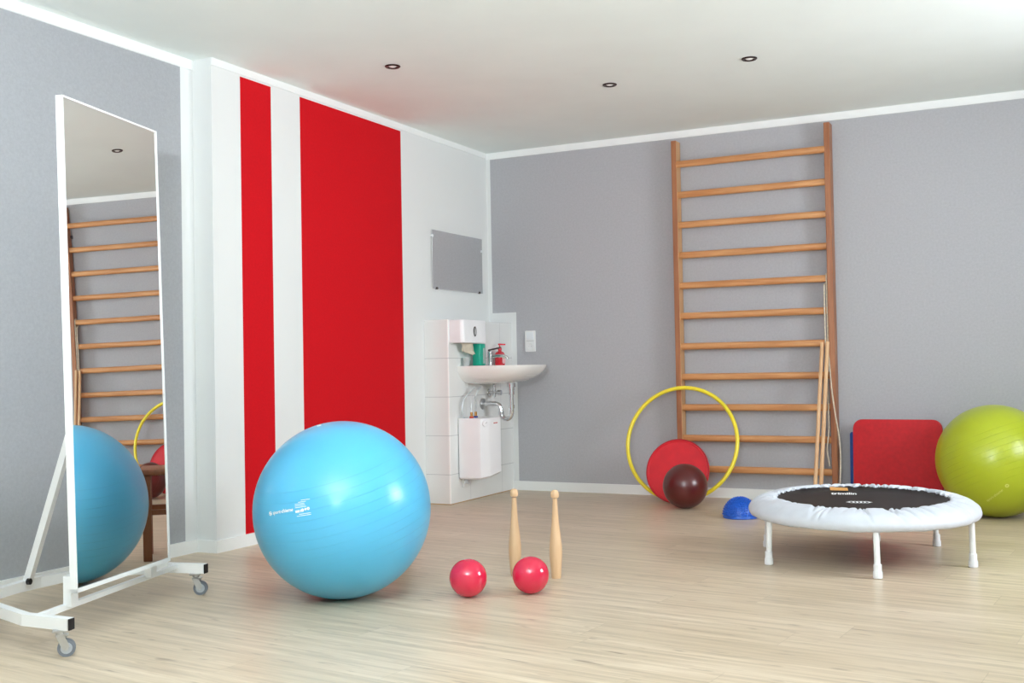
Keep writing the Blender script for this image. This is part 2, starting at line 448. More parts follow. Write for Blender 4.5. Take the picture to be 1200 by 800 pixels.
strip(h0, h0+.007); strip(h1-.007, h1); strip(b0, b0+.014, 8, True); strip(b1-.007, b1, 8, True)
A = [bm.verts.new(LF(h0+.007+(h1-h0-.014)*i, b0+.008+(b1-b0-.016)*j, -.0195)) for i, j in ((0, 0), (1, 0), (1, 1), (0, 1))]
bm.faces.new(A)
bar(bm, LF(h0+.03, .22, -.031), LF(h1-.03, .22, -.031), .02, .03)
rel(mesh_obj('frame', bm, M_frame, mir, smooth=False))
ZB = .108
bm = bmesh.new()
path = [(-.432, .074), (-.39, -.12), (-.285, -.297), (-.2, -.43), (-.1, -.505), (.2, -.497), (.30, -.44), (.41, -.33), (.495, -.2), (.53, -.13), (.522, .04)]
sweep_rect(bm, [LB(h, n, ZB) for h, n in path], .03, .038)
rel(mesh_obj('base_tube', bm, M_frame, mir, smooth=False))
for h, n in ((-.432, .0742), (.522, .0402)):
    bm = bmesh.new(); bar(bm, LB(h, n, ZB), LB(h, n+.005, ZB), .028, .036); rel(mesh_obj('end_cap', bm, M_black, mir, smooth=False))
bm = bmesh.new(); bar(bm, LB(-.392, -.076, ZB+.008), LB(.52, -.088, ZB+.008), .022, .018); rel(mesh_obj('cross_rail', bm, M_frame, mir, smooth=False))
for h in (-.225, .285):
    bm = bmesh.new(); bar(bm, LB(h, -.066, ZB+.01), LB(h, -.066, .222), .03, .04, up=tuple(hv)); rel(mesh_obj('bracket', bm, M_frame, mir, smooth=False))
bm = bmesh.new(); bar(bm, LB(.12, -.486, ZB+.01), LB(.03, -.05, 1.235), .026, .026, up=tuple(hv))
br = rel(mesh_obj('brace', bm, M_frame, mir, smooth=False))
bm = bmesh.new(); cyl(bm, LB(.102, -.472, ZB+.018), LB(.102, -.46, ZB+.018), .012, 16); rel(mesh_obj('bolt', bm, M_black, br)).matrix_parent_inverse = Matrix.Identity(4)
for h, n, ang in ((-.425, .03, .55), (.524, -.005, .3), (-.1, -.5, 0)):
    c = Vector(LB(h, n, 0)); d = Vector((math.cos(ma+ang), math.sin(ma+ang), 0)); s = Vector((-d.y, d.x, 0)); w = c+d*.02+Vector((0, 0, .028))
    bm = bmesh.new()
    box(bm, -.022, .022, -.016, .016, .08, .09, .003, Matrix.Translation(c)@Matrix.Rotation(ma+ang, 4, 'Z'))
    cyl(bm, c+Vector((0, 0, .068)), c+Vector((0, 0, .082)), .013, 16)
    for q in (-1, 1): bar(bm, c+s*q*.015+Vector((0, 0, .072)), w+s*q*.015, .003, .024)
    bar(bm, c-d*.012+Vector((0, 0, .07)), c+d*.026+Vector((0, 0, .07)), .033, .005)
    cyl(bm, w-s*.018, w+s*.018, .006, 12)
    ca = rel(mesh_obj('caster', bm, M_steel, mir))
    bm = bmesh.new(); cyl(bm, w-s*.010, w+s*.010, .028, 32)
    es = [e for e in bm.edges if len(e.link_faces) == 2 and e.calc_face_angle(0) > 1]; bmesh.ops.bevel(bm, geom=es, offset=.005, segments=3, affect='EDGES')
    mesh_obj('wheel', bm, M_tyre, ca)
    bm = bmesh.new(); cyl(bm, w-s*.012, w+s*.012, .018, 24); mesh_obj('hub', bm, M_hub, ca)

# ------------------------------------------------------------------ inflatable balls
def ball(name, label, c, r, m, axis=None, cat='exercise ball'):
    bm = bmesh.new(); sphere(bm, r); o = mesh_obj(name, bm, m, sharp=180); o.location = c; tag(o, label, cat)
    if axis:
        z = Vector(axis).normalized(); q = Vector((0, 0, 1)).rotation_difference(z); o.rotation_mode = 'QUATERNION'; o.rotation_quaternion = q
    bpy.context.view_layer.update(); return o
def print_on(o, r, bm, direction, rot=0, name='print', m=None, eps=.0009):
    """wrap a flat outline (u right, v up) onto the ball round a world direction"""
    if len(bm.faces): bmesh.ops.triangulate(bm, faces=bm.faces[:])
    for _ in range(2):
        es = [e for e in bm.edges if e.calc_length() > r*.05]
        if es: bmesh.ops.subdivide_edges(bm, edges=es, cuts=1)
    W = o.matrix_world.inverted().to_3x3(); N = (W @ Vector(direction)).normalized()
    e = Vector((0, 0, 1)); v = (e-N*e.dot(N)).normalized(); u = v.cross(N)
    for q in bm.verts:
        x, y = q.co.x, q.co.y; x, y = x*math.cos(rot)-y*math.sin(rot), x*math.sin(rot)+y*math.cos(rot)
        d = math.hypot(x, y)
        t = (u*x+v*y)/d if d > 1e-9 else u
        q.co = (N*math.cos(d/r)+t*math.sin(d/r))*(r+eps)
    return mesh_obj(name, bm, m or M_print, o)
def disc(bm, r, c=(0, 0), n=20, r_in=0):
    if r_in:
        A = [bm.verts.new((c[0]+r*math.cos(2*PI*k/n), c[1]+r*math.sin(2*PI*k/n), 0)) for k in range(n)]
        B = [bm.verts.new((c[0]+r_in*math.cos(2*PI*k/n), c[1]+r_in*math.sin(2*PI*k/n), 0)) for k in range(n)]
        for k in range(n): bm.faces.new((A[k], A[(k+1) % n], B[(k+1) % n], B[k]))
    else: bm.faces.new([bm.verts.new((c[0]+r*math.cos(2*PI*k/n), c[1]+r*math.sin(2*PI*k/n), 0)) for k in range(n)])
def quad(bm, x0, x1, y0, y1): bm.faces.new([bm.verts.new(p+(0,)) for p in ((x0, y0), (x1, y0), (x1, y1), (x0, y1))])
def valve(o, r, direction, rad, m, out=.0015):
    N = (o.matrix_world.inverted().to_3x3() @ Vector(direction)).normalized(); bm = bmesh.new()
    lathe(bm, [(rad, -.004), (rad, out*.6), (rad*.8, out), (0, out)], 18)
    Q = Vector((0, 0, 1)).rotation_difference(N).to_matrix().to_4x4()
    for v in bm.verts: v.co = (Q @ v.co)+N*r
    return mesh_obj('valve', bm, m, o)
def sport_logo():
    bm = bmesh.new()
    disc(bm, .0085, (-.119, .001), 24, .0062); disc(bm, .0035, (-.1215, .003), 12); disc(bm, .0035, (-.1165, -.001), 12)
    t = text_mesh('sport-thieme', .0185, .25, .0004); xs = [v.co.x for v in t.verts]; s = .1/(max(xs)-min(xs))
    for v in t.verts: v.co = Vector((v.co.x*s-.106, v.co.y-.004, 0))
    add_bm(bm, t); return bm
def small_print():
    bm = bmesh.new()
    for i, (a, b) in enumerate(((.03, .066), (.018, .05), (.004, .044), (.004, .046), (.004, .05))):
        quad(bm, a, b, .03-i*.0062, .0318-i*.0062)
    for i, (a, b) in enumerate(((.018, .066), (.008, .066))): quad(bm, a, b, -.0205-i*.006, -.0187-i*.006)
    disc(bm, .006, (.034, -.006), 16); disc(bm, .0055, (.057, -.003), 14, .002); disc(bm, .0045, (.046, -.004), 12)
    quad(bm, .004, .022, -.0125, -.004); quad(bm, .025, .029, -.012, -.003)
    return bm
blue = ball('exercise_ball', 'large light blue exercise ball on the floor before the red stripes', (1.225, -3.584, .351), .351, M_blue, (-.131, -.241, .962))
valve(blue, .351, (-.131, -.241, .962), .009, M_plug, .003)
print_on(blue, .351, sport_logo(), (.093, -.988, .122), 0, 'maker_print')
print_on(blue, .351, small_print(), (.093, -.988, .122), 0, 'small_print')
lime = ball('exercise_ball', 'lime green exercise ball against the back wall behind the mini trampoline', (3.452, -.381, .319), .319, M_lime, (-.38, .15, .9))
M_faint = mottled('faint_print', (214, 220, 120), .4, .02, 10)
bm = bmesh.new(); t = text_mesh('sport-thieme', .022, .25, .0003); add_bm(bm, t); disc(bm, .011, (.15, .006), 20, .004)
print_on(lime, .319, bm, (-.10, -.76, -.64), .12, 'maker_print', M_faint)
red1 = ball('gymnastics_ball', 'small glossy red ball nearest the big blue ball, without a visible valve', (1.685, -3.389, .075), .075, M_redball, cat='ball')
red2 = ball('gymnastics_ball', 'small glossy red ball with dark valve in front of the wooden clubs', (1.888, -3.241, .074), .074, M_redball, cat='ball')
valve(red2, .074, (.303, -.809, .504), .0022, M_black, .0006)
med = ball('medicine_ball', 'dark maroon medicine ball resting in front of the red disc', (1.685, -.6, .139), .139, M_med, cat='ball')
bm = bmesh.new()     # raised seam around the panel
tube(bm, [(.1392*math.cos(a)*.97, .1392*math.sin(a)*.97, .1392*.243) for a in [2*PI*i/64 for i in range(64)]], .0012, 6, closed=True)
sm = mesh_obj('seam', bm, M_med, med); sm.rotation_euler = (1.1, .5, .3)

# ------------------------------------------------------------------ wooden clubs
cp = [(0, 0), (.019, 0), (.0205, .004), (.0235, .04), (.0265, .085), (.0275, .11), (.0265, .14), (.0225, .18), (.0175, .22), (.0142, .26), (.0118, .30), (.0105, .334), (.0108, .338),
      (.0155, .343), (.0178, .352), (.0178, .36), (.0155, .368), (.0095, .3745), (0, .3765)]
club = thing('gymnastics_club', 'pale wooden club standing behind the red ball that hides its base', 'club', (1.661, -2.927, 0), 0, 'pair of wooden clubs')
bm = bmesh.new(); lathe(bm, cp[:13]+[(0, .3385)], 40); mesh_obj('body', bm, M_club, club)
bm = bmesh.new(); lathe(bm, [(0, .3382)]+cp[13:], 32); mesh_obj('knob', bm, M_club, club)
c2 = copy_tree(club); c2.location = (1.85, -2.914, 0); c2['label'] = 'pale wooden club at the right, standing in full view to its base'

# ------------------------------------------------------------------ spiky half ball
bm = bmesh.new(); R = .098
lathe(bm, [(0, 0), (R, 0), (R+.003, .004), (R+.001, .012)]+[(R*math.cos(a), .012+.105*math.sin(a)) for a in [PI/2*i/14 for i in range(1, 14)]]+[(0, .117)], 56)
for i in range(11):
    a = PI/2*(i+.7)/11.5; nn = max(3, int(40*math.cos(a)))
    for k_ in range(nn):
        b = 2*PI*(k_+.5*(i % 2))/nn; c = Vector((R*math.cos(a)*math.cos(b), R*math.cos(a)*math.sin(b), .012+.105*math.sin(a))); N = (c-Vector((0, 0, .012))).normalized()
        u, w = frame_of(N); base = [bm.verts.new(c+(u*math.cos(q)+w*math.sin(q))*.0058) for q in [2*PI*j/6 for j in range(6)]]
        mid = [bm.verts.new(c+N*.0055+(u*math.cos(q)+w*math.sin(q))*.0036) for q in [2*PI*j/6 for j in range(6)]]; tip = bm.verts.new(c+N*.0075)
        for j in range(6): bm.faces.new((base[j], base[(j+1) % 6], mid[(j+1) % 6], mid[j])); bm.faces.new((mid[j], mid[(j+1) % 6], tip))
o = mesh_obj('balance_dome', bm, M_hedge); o.location = (2.105, -.875, 0); tag(o, 'small blue spiky half ball on the floor left of the mini trampoline', 'balance dome')

# ------------------------------------------------------------------ mini trampoline
tc = Vector((2.963, -1.945, 0)); tax = Vector((math.cos(math.radians(-81)), math.sin(math.radians(-81)), 0))
tilt = math.tan(math.radians(1.3))
def TZ(x, y): return -tilt*(x*tax.x+y*tax.y)
tr = thing('mini_trampoline', 'round mini trampoline with padded white cover and black jumping mat', 'trampoline', tc)
prof = [(.386, .271), (.381, .276), (.383, .281), (.392, .2845), (.41, .2835), (.44, .278), (.468, .269), (.49, .256), (.505, .241), (.511, .225), (.509, .211), (.503, .202), (.494, .198)]
def refine(P, k=3):
    out = []
    for i in range(len(P)-1):
        a, b, c, d = P[max(i-1, 0)], P[i], P[i+1], P[min(i+2, len(P)-1)]
        for j in range(k):
            t = j/k; out.append(tuple(.5*(2*b[q]+(c[q]-a[q])*t+(2*a[q]-5*b[q]+4*c[q]-d[q])*t*t+(3*b[q]-a[q]-3*c[q]+d[q])*t**3) for q in (0, 1)))
    return out+[P[-1]]
prof = refine(prof)
bm = bmesh.new(); n = 800; rings = []
folds = [(random.uniform(0, 2*PI), random.uniform(.010, .024), random.uniform(.005, .019), random.uniform(-.35, .35), random.uniform(.3, 1.1)) for _ in range(120)]
for j, (r, z) in enumerate(prof):
    ring = []; t = j/(len(prof)-1)
    for k_ in range(n):
        a = 2*PI*k_/n; w = math.exp(-((t-.12)/.3)**2); dz = 0; dr = 0
        for fa, fw, fh, sk, ln in folds:
            d = (a-fa-sk*(t-.1)+PI) % (2*PI)-PI
            if abs(d) < fw*3: dz -= fh*math.exp(-(d/fw)**2)*math.exp(-((t-.1)/(.45*ln))**2)
        q = mnoise.noise(Vector((math.cos(a)*9, math.sin(a)*9, t*3)))
        dr += .004*w*math.sin(a*44+q*3)+.002*q
        if t > .8: dz += .0035*mnoise.noise(Vector((math.cos(a)*5, math.sin(a)*5, 9)))
        x, y = (r+dr)*math.cos(a), (r+dr)*math.sin(a); ring.append(bm.verts.new((x, y, z+dz+TZ(x, y))))
    rings.append(ring)
for A, B in zip(rings, rings[1:]):
    for k_ in range(n): bm.faces.new((A[k_], A[(k_+1) % n], B[(k_+1) % n], B[k_]))
mesh_obj('padded_cover', bm, M_cover, tr, sharp=180)
bm = bmesh.new(); pts = [(.482*math.cos(a), .482*math.sin(a), .222+TZ(.482*math.cos(a), .482*math.sin(a))) for a in [2*PI*i/72 for i in range(72)]]
tube(bm, pts, .013, 12, closed=True); mesh_obj('frame_ring', bm, M_frame, tr)
bm = bmesh.new(); pr = [(0, .2565), (.1, .2567), (.2, .2575), (.3, .259), (.35, .2615), (.375, .268), (.392, .2735), (.392, .268), (.375, .2625), (.35, .256), (.3, .2535), (0, .251)]
lathe(bm, pr, 96)
for v in bm.verts: v.co.z += TZ(v.co.x, v.co.y)
jm = mesh_obj('jumping_mat', bm, M_jump, tr)
def mat_z(r):
    for (ra, za), (rb, zb_) in zip(pr[:7], pr[1:7]):
        if r <= rb: return za+(zb_-za)*(r-ra)/(rb-ra)
    return pr[6][1]
def on_mat(bm, cx, cy, ang, nm_, m, dz=.002):
    ca, sa = math.cos(ang), math.sin(ang)
    bmesh.ops.triangulate(bm, faces=bm.faces[:])
    bmesh.ops.subdivide_edges(bm, edges=[e for e in bm.edges if e.calc_length() > .03], cuts=2)
    for v in bm.verts:
        x, y = v.co.x*ca-v.co.y*sa+cx, v.co.x*sa+v.co.y*ca+cy; r = math.hypot(x, y)
        v.co = Vector((x, y, mat_z(r)+TZ(x, y)+dz))
    return mesh_obj(nm_, bm, m, jm)
va = math.radians(14)
bm = text_mesh('trimilin', .06, .15, .002); xs = [v.co.x for v in bm.verts]; s = .118/(max(xs)-min(xs))
for v in bm.verts: v.co.x = v.co.x*s; v.co.y *= 1.5
on_mat(bm, -.165, .155, va, 'maker_print', M_print)
bm = bmesh.new()
for i in range(5): 
    st = len(bm.verts); disc(bm, .013, ((i-2)*.0165, 0), 18, .0085); bm.verts.ensure_lookup_table()
    for v in bm.verts[st:]: v.co.y *= 2.3
for s_ in (-1, 1): bm.faces.new([bm.verts.new(q) for q in ((s_*.045, .014, 0), (s_*.06, 0, 0), (s_*.045, -.014, 0))])
on_mat(bm, -.003, -.05, va, 'emblem_print', M_print)
bm = bmesh.new(); quad(bm, -.042, .042, -.03, .03); on_mat(bm, -.155, .305, va, 'tag', M_orange, .003)
for a, rr in ((-74.5, .51), (-136, .49), (-11, .485), (56, .50), (166, .485), (91, .47)):
    a = math.radians(a); x, y = rr*math.cos(a), rr*math.sin(a); q = min(1, .482/rr); zt = .215+TZ(x, y)
    bm = bmesh.new(); cyl(bm, (x, y, .02), (x*q, y*q, zt), .0125, 20); lg = mesh_obj('leg', bm, M_frame, tr)
    bm = bmesh.new(); lathe(bm, [(.016, 0), (.0195, .002), (.0195, .026), (.0165, .032), (.0165, .058), (.0135, .06)], 20, Matrix.Translation((x, y, 0))); mesh_obj('rubber_foot', bm, M_rubber, lg)

# ------------------------------------------------------------------ wall bars
wb = thing('wall_bars', 'tall wooden wall bars with eleven rungs fixed to the grey back wall', 'wall bars', (2.0, 0, 0))
def relw(o): o.matrix_parent_inverse = Matrix.Translation((-2.0, 0, 0)); return o
for x0, x1, zt in ((1.475, 1.512, 2.418), (2.49, 2.527, 2.425)):
    bm = bmesh.new(); box(bm, x0, x1, -.1, -.008, 0, zt, .004)
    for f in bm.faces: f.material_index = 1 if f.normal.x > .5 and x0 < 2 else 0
    relw(mesh_obj('upright', bm, [M_stile, M_stile_in], wb, smooth=False))
for i in range(11):
    z = .196+.206*i; y = -.083 if i == 10 else -.066
    bm = bmesh.new(); N_ = 28; A = []
    for X in (1.508, 2.494): A.append([bm.verts.new((X, y+.0175*math.copysign(abs(math.cos(q))**.8, math.cos(q)), z+.0225*math.copysign(abs(math.sin(q))**.8, math.sin(q)))) for q in [2*PI*j/N_ for j in range(N_)]])
    for j in range(N_): bm.faces.new((A[0][j], A[0][(j+1) % N_], A[1][(j+1) % N_], A[1][j]))
    bm.faces.new(A[0]); bm.faces.new(A[1][::-1])
    for v in bm.verts: v.co.x += 0
    relw(mesh_obj('rung', bm, M_rung, wb))
for x in (2.476,):
    for z in (.3, 2.17):
        bm = bmesh.new(); box(bm, x, x+.016, -.03, 0, z-.012, z+.012, .002); relw(mesh_obj('wall_bracket', bm, M_dark, wb, smooth=False))

# sticks leaning on the bars, rope over a rung
def stick(label, top, bot):
    bm = bmesh.new(); a, b = Vector(bot), Vector(top); d = (b-a).normalized(); r = .0122
    tube(bm, [a+Vector((0, 0, .0)), a+d*.006, b-d*.006, b], r, 20, radii=[r*.8, r, r, r*.8])
    lo = min(v.co.z for v in bm.verts)
    for v in bm.verts: v.co.z -= lo
    return tag(mesh_obj('gymnastics_stick', bm, M_stick), label, 'stick', 'wooden sticks leaning on the wall bars')
stick('left of two thin wooden sticks leaning on the wall bars', (2.452, -.109, 1.02), (2.424, -.345, 0))
stick('right one of the two leaning wooden sticks, beside the right upright', (2.486, -.113, 1.025), (2.459, -.345, 0))
def smooth_path(P, n=6):
    P = [Vector(p) for p in P]; out = []
    for i in range(len(P)-1):
        a, b, c, d = P[max(i-1, 0)], P[i], P[i+1], P[min(i+2, len(P)-1)]
        for k_ in range(n):
            t = k_/n; out.append(.5*((2*b)+(c-a)*t+(2*a-5*b+4*c-d)*t*t+(3*b-a-3*c+d)*t**3))
    out.append(P[-1]); return out
bm = bmesh.new()
tube(bm, smooth_path([(2.53, -.19, .006), (2.535, -.13, .02), (2.543, -.118, .155), (2.549, -.117, .3), (2.542, -.116, .434), (2.524, -.114, .558), (2.506, -.111, .703), (2.494, -.107, .865),
     (2.4855, -.0915, .98), (2.4838, -.0885, 1.1), (2.4835, -.0885, 1.40), (2.483, -.084, 1.452), (2.480, -.066, 1.461), (2.476, -.045, 1.452), (2.473, -.041, 1.43), (2.471, -.045, 1.405), (2.469, -.066, 1.395), (2.468, -.085, 1.385), (2.468, -.0885, 1.35),
     (2.468, -.0885, 1.19), (2.469, -.0885, 1.03), (2.473, -.0885, .75), (2.477, -.0885, .487), (2.462, -.0885, .345), (2.472, -.0885, .27), (2.476, -.0885, .238)]), .0046, 8)
tag(mesh_obj('skipping_rope', bm, M_rope), 'off-white skipping rope hung over a rung beside the right upright', 'rope')

# ------------------------------------------------------------------ hoop, red disc
bm = bmesh.new(); n = 96; R = .376; la = math.atan(.187/.73); yb, zb = -.322, .0135
tube(bm, [(1.546+R*math.sin(2*PI*i/n), yb+(R-R*math.cos(2*PI*i/n))*math.sin(la), zb+(R-R*math.cos(2*PI*i/n))*math.cos(la)) for i in range(n)], .0132, 14, closed=True)
tag(mesh_obj('gymnastics_hoop', bm, M_yellow), 'yellow plastic hoop leaning upright against the wall bars', 'hoop')
dk = thing('balance_disc', 'round red rubber disc leaning inside the hoop behind the maroon ball', 'disc', (1.553, -.395, 0))
Md = Matrix.Translation((0, 0, 0)) @ Matrix.Rotation(math.radians(90-17), 4, 'X') @ Matrix.Translation((0, .213, 0))
bm = bmesh.new(); lathe(bm, [(0, -.006), (.19, -.006), (.205, -.005), (.211, 0), (.213, .008), (.211, .016), (.205, .02), (.198, .0205), (.194, .0175), (.1, .0172), (0, .017)], 72, Md)
lo = min(v.co.z for v in bm.verts)
for v in bm.verts: v.co.z -= lo
d1 = mesh_obj('disc_body', bm, M_discred, dk)
M_discdark = mottled('red_rubber_rim', (176, 16, 34), .5, .05, 14)
bm = bmesh.new(); tube(bm, [Md @ Vector((.2085*math.cos(2*PI*i/72), .2085*math.sin(2*PI*i/72), .0185)) for i in range(72)], .004, 8, closed=True)
for v in bm.verts: v.co.z -= lo
mesh_obj('rim', bm, M_discdark, dk)

# ------------------------------------------------------------------ foam mats standing at the wall
def mat_board(name, label, x0, x1, h, th, yb, lean, m, r=.05):
    w = x1-x0; bm = bmesh.new(); P = rrect_pts(w, h, r, 8)
    prism(bm, P, lambda u, v: (u, 0, v+h/2), lambda u, v: (u, -th, v+h/2), min(.008, th*.3))
    M = Matrix.Rotation(math.radians(-lean), 4, 'X')
    for v in bm.verts: v.co = M @ v.co
    lo = min(v.co.z for v in bm.verts)
    for v in bm.verts: v.co.z -= lo
    o = mesh_obj(name, bm, m, sharp=50); o.location = ((x0+x1)/2, yb, 0); return tag(o, label, 'mat')
mat_board('foam_mat', 'blue foam mat edge showing left of the red mat at the back wall', 2.598, 3.05, .452, .028, -.05, 3.5, M_matblue, .012)
mat_board('foam_mat', 'short greenish foam mat just showing between blue and red mats', 2.622, 2.95, .25, .022, -.093, 3.5, M_matgreen, .012)
mat_board('foam_mat', 'large red rounded foam mat standing at the wall behind the trampoline', 2.632, 3.152, .536, .045, -.122, 3.5, M_matred, .055)

# ------------------------------------------------------------------ wash basin
wbn = thing('wash_basin', 'white ceramic wash basin mounted on the tiled pier in the corner', 'basin', (PX, -.5, .915))
bm = bmesh.new(); HW, DP = .322, .455
def outline(s, dz, k_=28):
    """D-shaped rim: flat at the wall, rounded at the front"""
    pts = []
    for i in range(k_+1):
        a = -PI/2+PI*i/k_; ex = .62
        cy = math.copysign(abs(math.sin(a))**ex, math.sin(a)); cx = abs(math.cos(a))**ex
        pts.append((cx, cy))
    return pts
O = outline(1, 0)
def ring_at(dx, hw, z, x0=0.0): return [bm.verts.new((x0+cx*dx, cy*hw, z)) for cx, cy in O]
outer = [(.455, .322, 0), (.452, .320, -.012), (.440, .312, -.035), (.415, .295, -.06), (.375, .268, -.085), (.32, .235, -.105), (.255, .20, -.118), (.19, .165, -.124)]
rr_ = [ring_at(dx, hw, z) for dx, hw, z in outer]
inner = [(.425, .296, -.002, .018), (.405, .28, -.02, .025), (.36, .25, -.07, .04), (.28, .19, -.098, .07), (.12, .09, -.104, .12)]
ri_ = [ring_at(dx, hw, z, x0) for dx, hw, z, x0 in inner]
def skin(A, B):
    n = len(A)
    for k_ in range(n): bm.faces.new((A[k_], A[(k_+1) % n], B[(k_+1) % n], B[k_]))
for A, B in zip(rr_, rr_[1:]): skin(A, B)
bm.faces.new(rr_[-1]); skin(ri_[0], rr_[0])
for A, B in zip(ri_, ri_[1:]): skin(B, A)
bm.faces.new(ri_[-1])
# inner bowl stays in front of the tap ledge
for R_ in ri_:
    for v in R_: v.co.x = max(v.co.x, .115) if v.co.x < .115 else v.co.x
mesh_obj('bowl', bm, M_ceram, wbn, sharp=60)
fa = bmesh.new(); FX, FY = .066, .03
lathe(fa, [(.026, 0), (.026, .006), (.019, .01), (.0185, .075), (.02, .085), (.02, .098), (.0, .104)], 24, Matrix.Translation((FX, FY, 0)))
fc = mesh_obj('faucet', fa, M_chrome, wbn)
bm = bmesh.new(); tube(bm, smooth_path([(FX, FY, .058), (FX+.05, FY, .066), (FX+.1, FY, .066), (FX+.128, FY, .058), (FX+.135, FY, .044)], 5), .0105, 14); mesh_obj('spout', bm, M_chrome, fc)
bm = bmesh.new(); bar(bm, (FX-.01, FY, .107), (FX+.085, FY, .124), .02, .009); mesh_obj('lever', bm, M_dark, fc)
bm = bmesh.new()      # drain and chrome trap
cyl(bm, (.228, .03, -.122), (.228, .03, -.15), .03, 24); cyl(bm, (.228, .03, -.15), (.228, .03, -.175), .022, 24)
DX = .205
tube(bm, smooth_path([(.228, .03, -.15), (.228, .03, -.26), (.228, .03, -.325), (.215, .03, -.358), (.186, .03, -.37), (.158, .03, -.358), (.145, .03, -.325), (.138, .03, -.285), (.118, .03, -.268), (.09, .03, -.265), (.03, .03, -.265), (0.003, .03, -.265)], 5), .0155, 16)
for z in (-.19, -.285): cyl(bm, (.228, .03, z-.012), (.228, .03, z+.012), .021, 20)
cyl(bm, (.145, .03, -.34), (.145, .03, -.318), .021, 20)
dt = mesh_obj('drain_trap', bm, M_chrome, wbn)
bm = bmesh.new(); lathe(bm, [(.04, .0), (.038, .008), (.024, .014), (.016, .016)], 28, Matrix.Translation((.0005, .03, -.265)) @ Matrix.Rotation(PI/2, 4, 'Y')); mesh_obj('rosette', bm, M_steel, dt)
# angle valve between pipe and basin
MV = Matrix.Translation((0, .125, -.19))
bm = bmesh.new(); cyl(bm, (.001, 0, 0), (.055, 0, 0), .011, 18); cyl(bm, (.045, 0, -.03), (.045, 0, .05), .0105, 18); lathe(bm, [(.027, 0), (.025, .007), (.012, .012)], 22, Matrix.Translation((.001, 0, 0)) @ Matrix.Rotation(PI/2, 4, 'Y'))
bmesh.ops.transform(bm, matrix=MV, verts=bm.verts[:]); av = mesh_obj('angle_valve', bm, M_chrome, wbn)
bm = bmesh.new(); cyl(bm, (.055, 0, 0), (.075, 0, 0), .007, 14); cyl(bm, (.075, 0, 0), (.098, 0, 0), .018, 18); bmesh.ops.transform(bm, matrix=MV, verts=bm.verts[:]); mesh_obj('handle', bm, M_chrome, av)
bm = bmesh.new(); tube(bm, smooth_path([(.045, 0, .05), (.047, -.04, .085), (.06, -.1, .075)], 6), .006, 10); bmesh.ops.transform(bm, matrix=MV, verts=bm.verts[:]); mesh_obj('hose', bm, M_hose, av)

# small under-sink water heater
wh = thing('water_heater', 'small white boxy water heater on the tiled pier below the basin', 'heater', (PX, -.83, .16))
bm = bmesh.new(); hh = .406; D, W_ = .206, .25
P = [(.002, .012), (.012, 0), (.158, 0), (.172, .006), (D-.006, .062), (D, .078), (D, W_-.02), (D-.02, W_), (.002, W_)]
N_ = len(P); lev = [(0, .93, .0), (.012, 1, 0), (hh-.006, 1, 0), (hh, .97, 0)]
R2 = []
for z, s_, _ in lev:
    R2.append([bm.verts.new((x*s_ if x > .01 else x, W_/2+(y-W_/2)*(s_ if z > .1 else s_), z)) for x, y in P])
for A, B in zip(R2, R2[1:]):
    for k_ in range(N_): bm.faces.new((A[k_], A[(k_+1) % N_], B[(k_+1) % N_], B[k_]))
bm.faces.new(R2[0][::-1]); bm.faces.new(R2[-1])
# front bottom edge pulled back
for v in bm.verts:
    if v.co.z < .02: v.co.z += .028*max(0, (v.co.y/W_))*(v.co.x/D)
mesh_obj('housing', bm, M_plastic, wh, sharp=30)
bm = bmesh.new(); cn = Vector((.062, -.034, 0)).normalized()
Mdl = Matrix.Translation((.19, .034, hh-.035)) @ Vector((0, 0, 1)).rotation_difference(Vector((.055, -.034, 0)).normalized()).to_matrix().to_4x4()
lathe(bm, [(.02, -.003), (.02, .006), (.017, .009), (0, .009)], 22, Mdl); dl = mesh_obj('dial', bm, M_plastic, wh)
bm = bmesh.new(); box(bm, -.002, .002, 0, .016, .009, .0102, 0, Mdl); mesh_obj('pointer', bm, M_greyline, dl)
bm = bmesh.new()
for i, wd in enumerate((.011, .006, .009, .008, .007)): box(bm, D, D+.0012, .13+i*.012, .13+i*.012+wd, hh-.04, hh-.033)
mesh_obj('red_lettering', bm, M_redring, wh, smooth=False)
for nm_, y, x, mr in (('hot_fitting', .045, .085, M_redring), ('cold_fitting', .105, .085, M_bluering)):
    bm = bmesh.new(); cyl(bm, (x, y, hh), (x, y, hh+.012), .014, 16); ft = mesh_obj(nm_, bm, mr, wh)
    bm = bmesh.new(); cyl(bm, (x, y, hh+.012), (x, y, hh+.04), .009, 14); mesh_obj('nut', bm, M_brass, ft)
for P_ in ([(.085, .045, hh+.04), (.084, .05, hh+.1), (.09, .10, hh+.16), (.1, .14, hh+.21)], [(.085, .105, hh+.04), (.09, .10, hh+.09), (.1, .09, hh+.16), (.11, .14, hh+.215)], [(.03, .04, hh-.002), (.025, .025, hh+.06), (.03, .05, hh+.13), (.06, .14, hh+.2)]):
    bm = bmesh.new(); tube(bm, smooth_path(P_, 6), .0052, 10); mesh_obj('hose', bm, M_hose, wh)
# low socket with plug
so = thing('wall_socket', 'small white socket with plug on the tiles under the water heater', 'socket', (PX, -.745, .14))
bm = bmesh.new(); box(bm, 0.0005, .011, -.035, .035, -.04, .035, .003); mesh_obj('plate', bm, M_socket, so)
bm = bmesh.new(); cyl(bm, (.011, -.004, -.002), (.042, -.004, -.002), .017, 20); mesh_obj('plug', bm, M_plug, so)

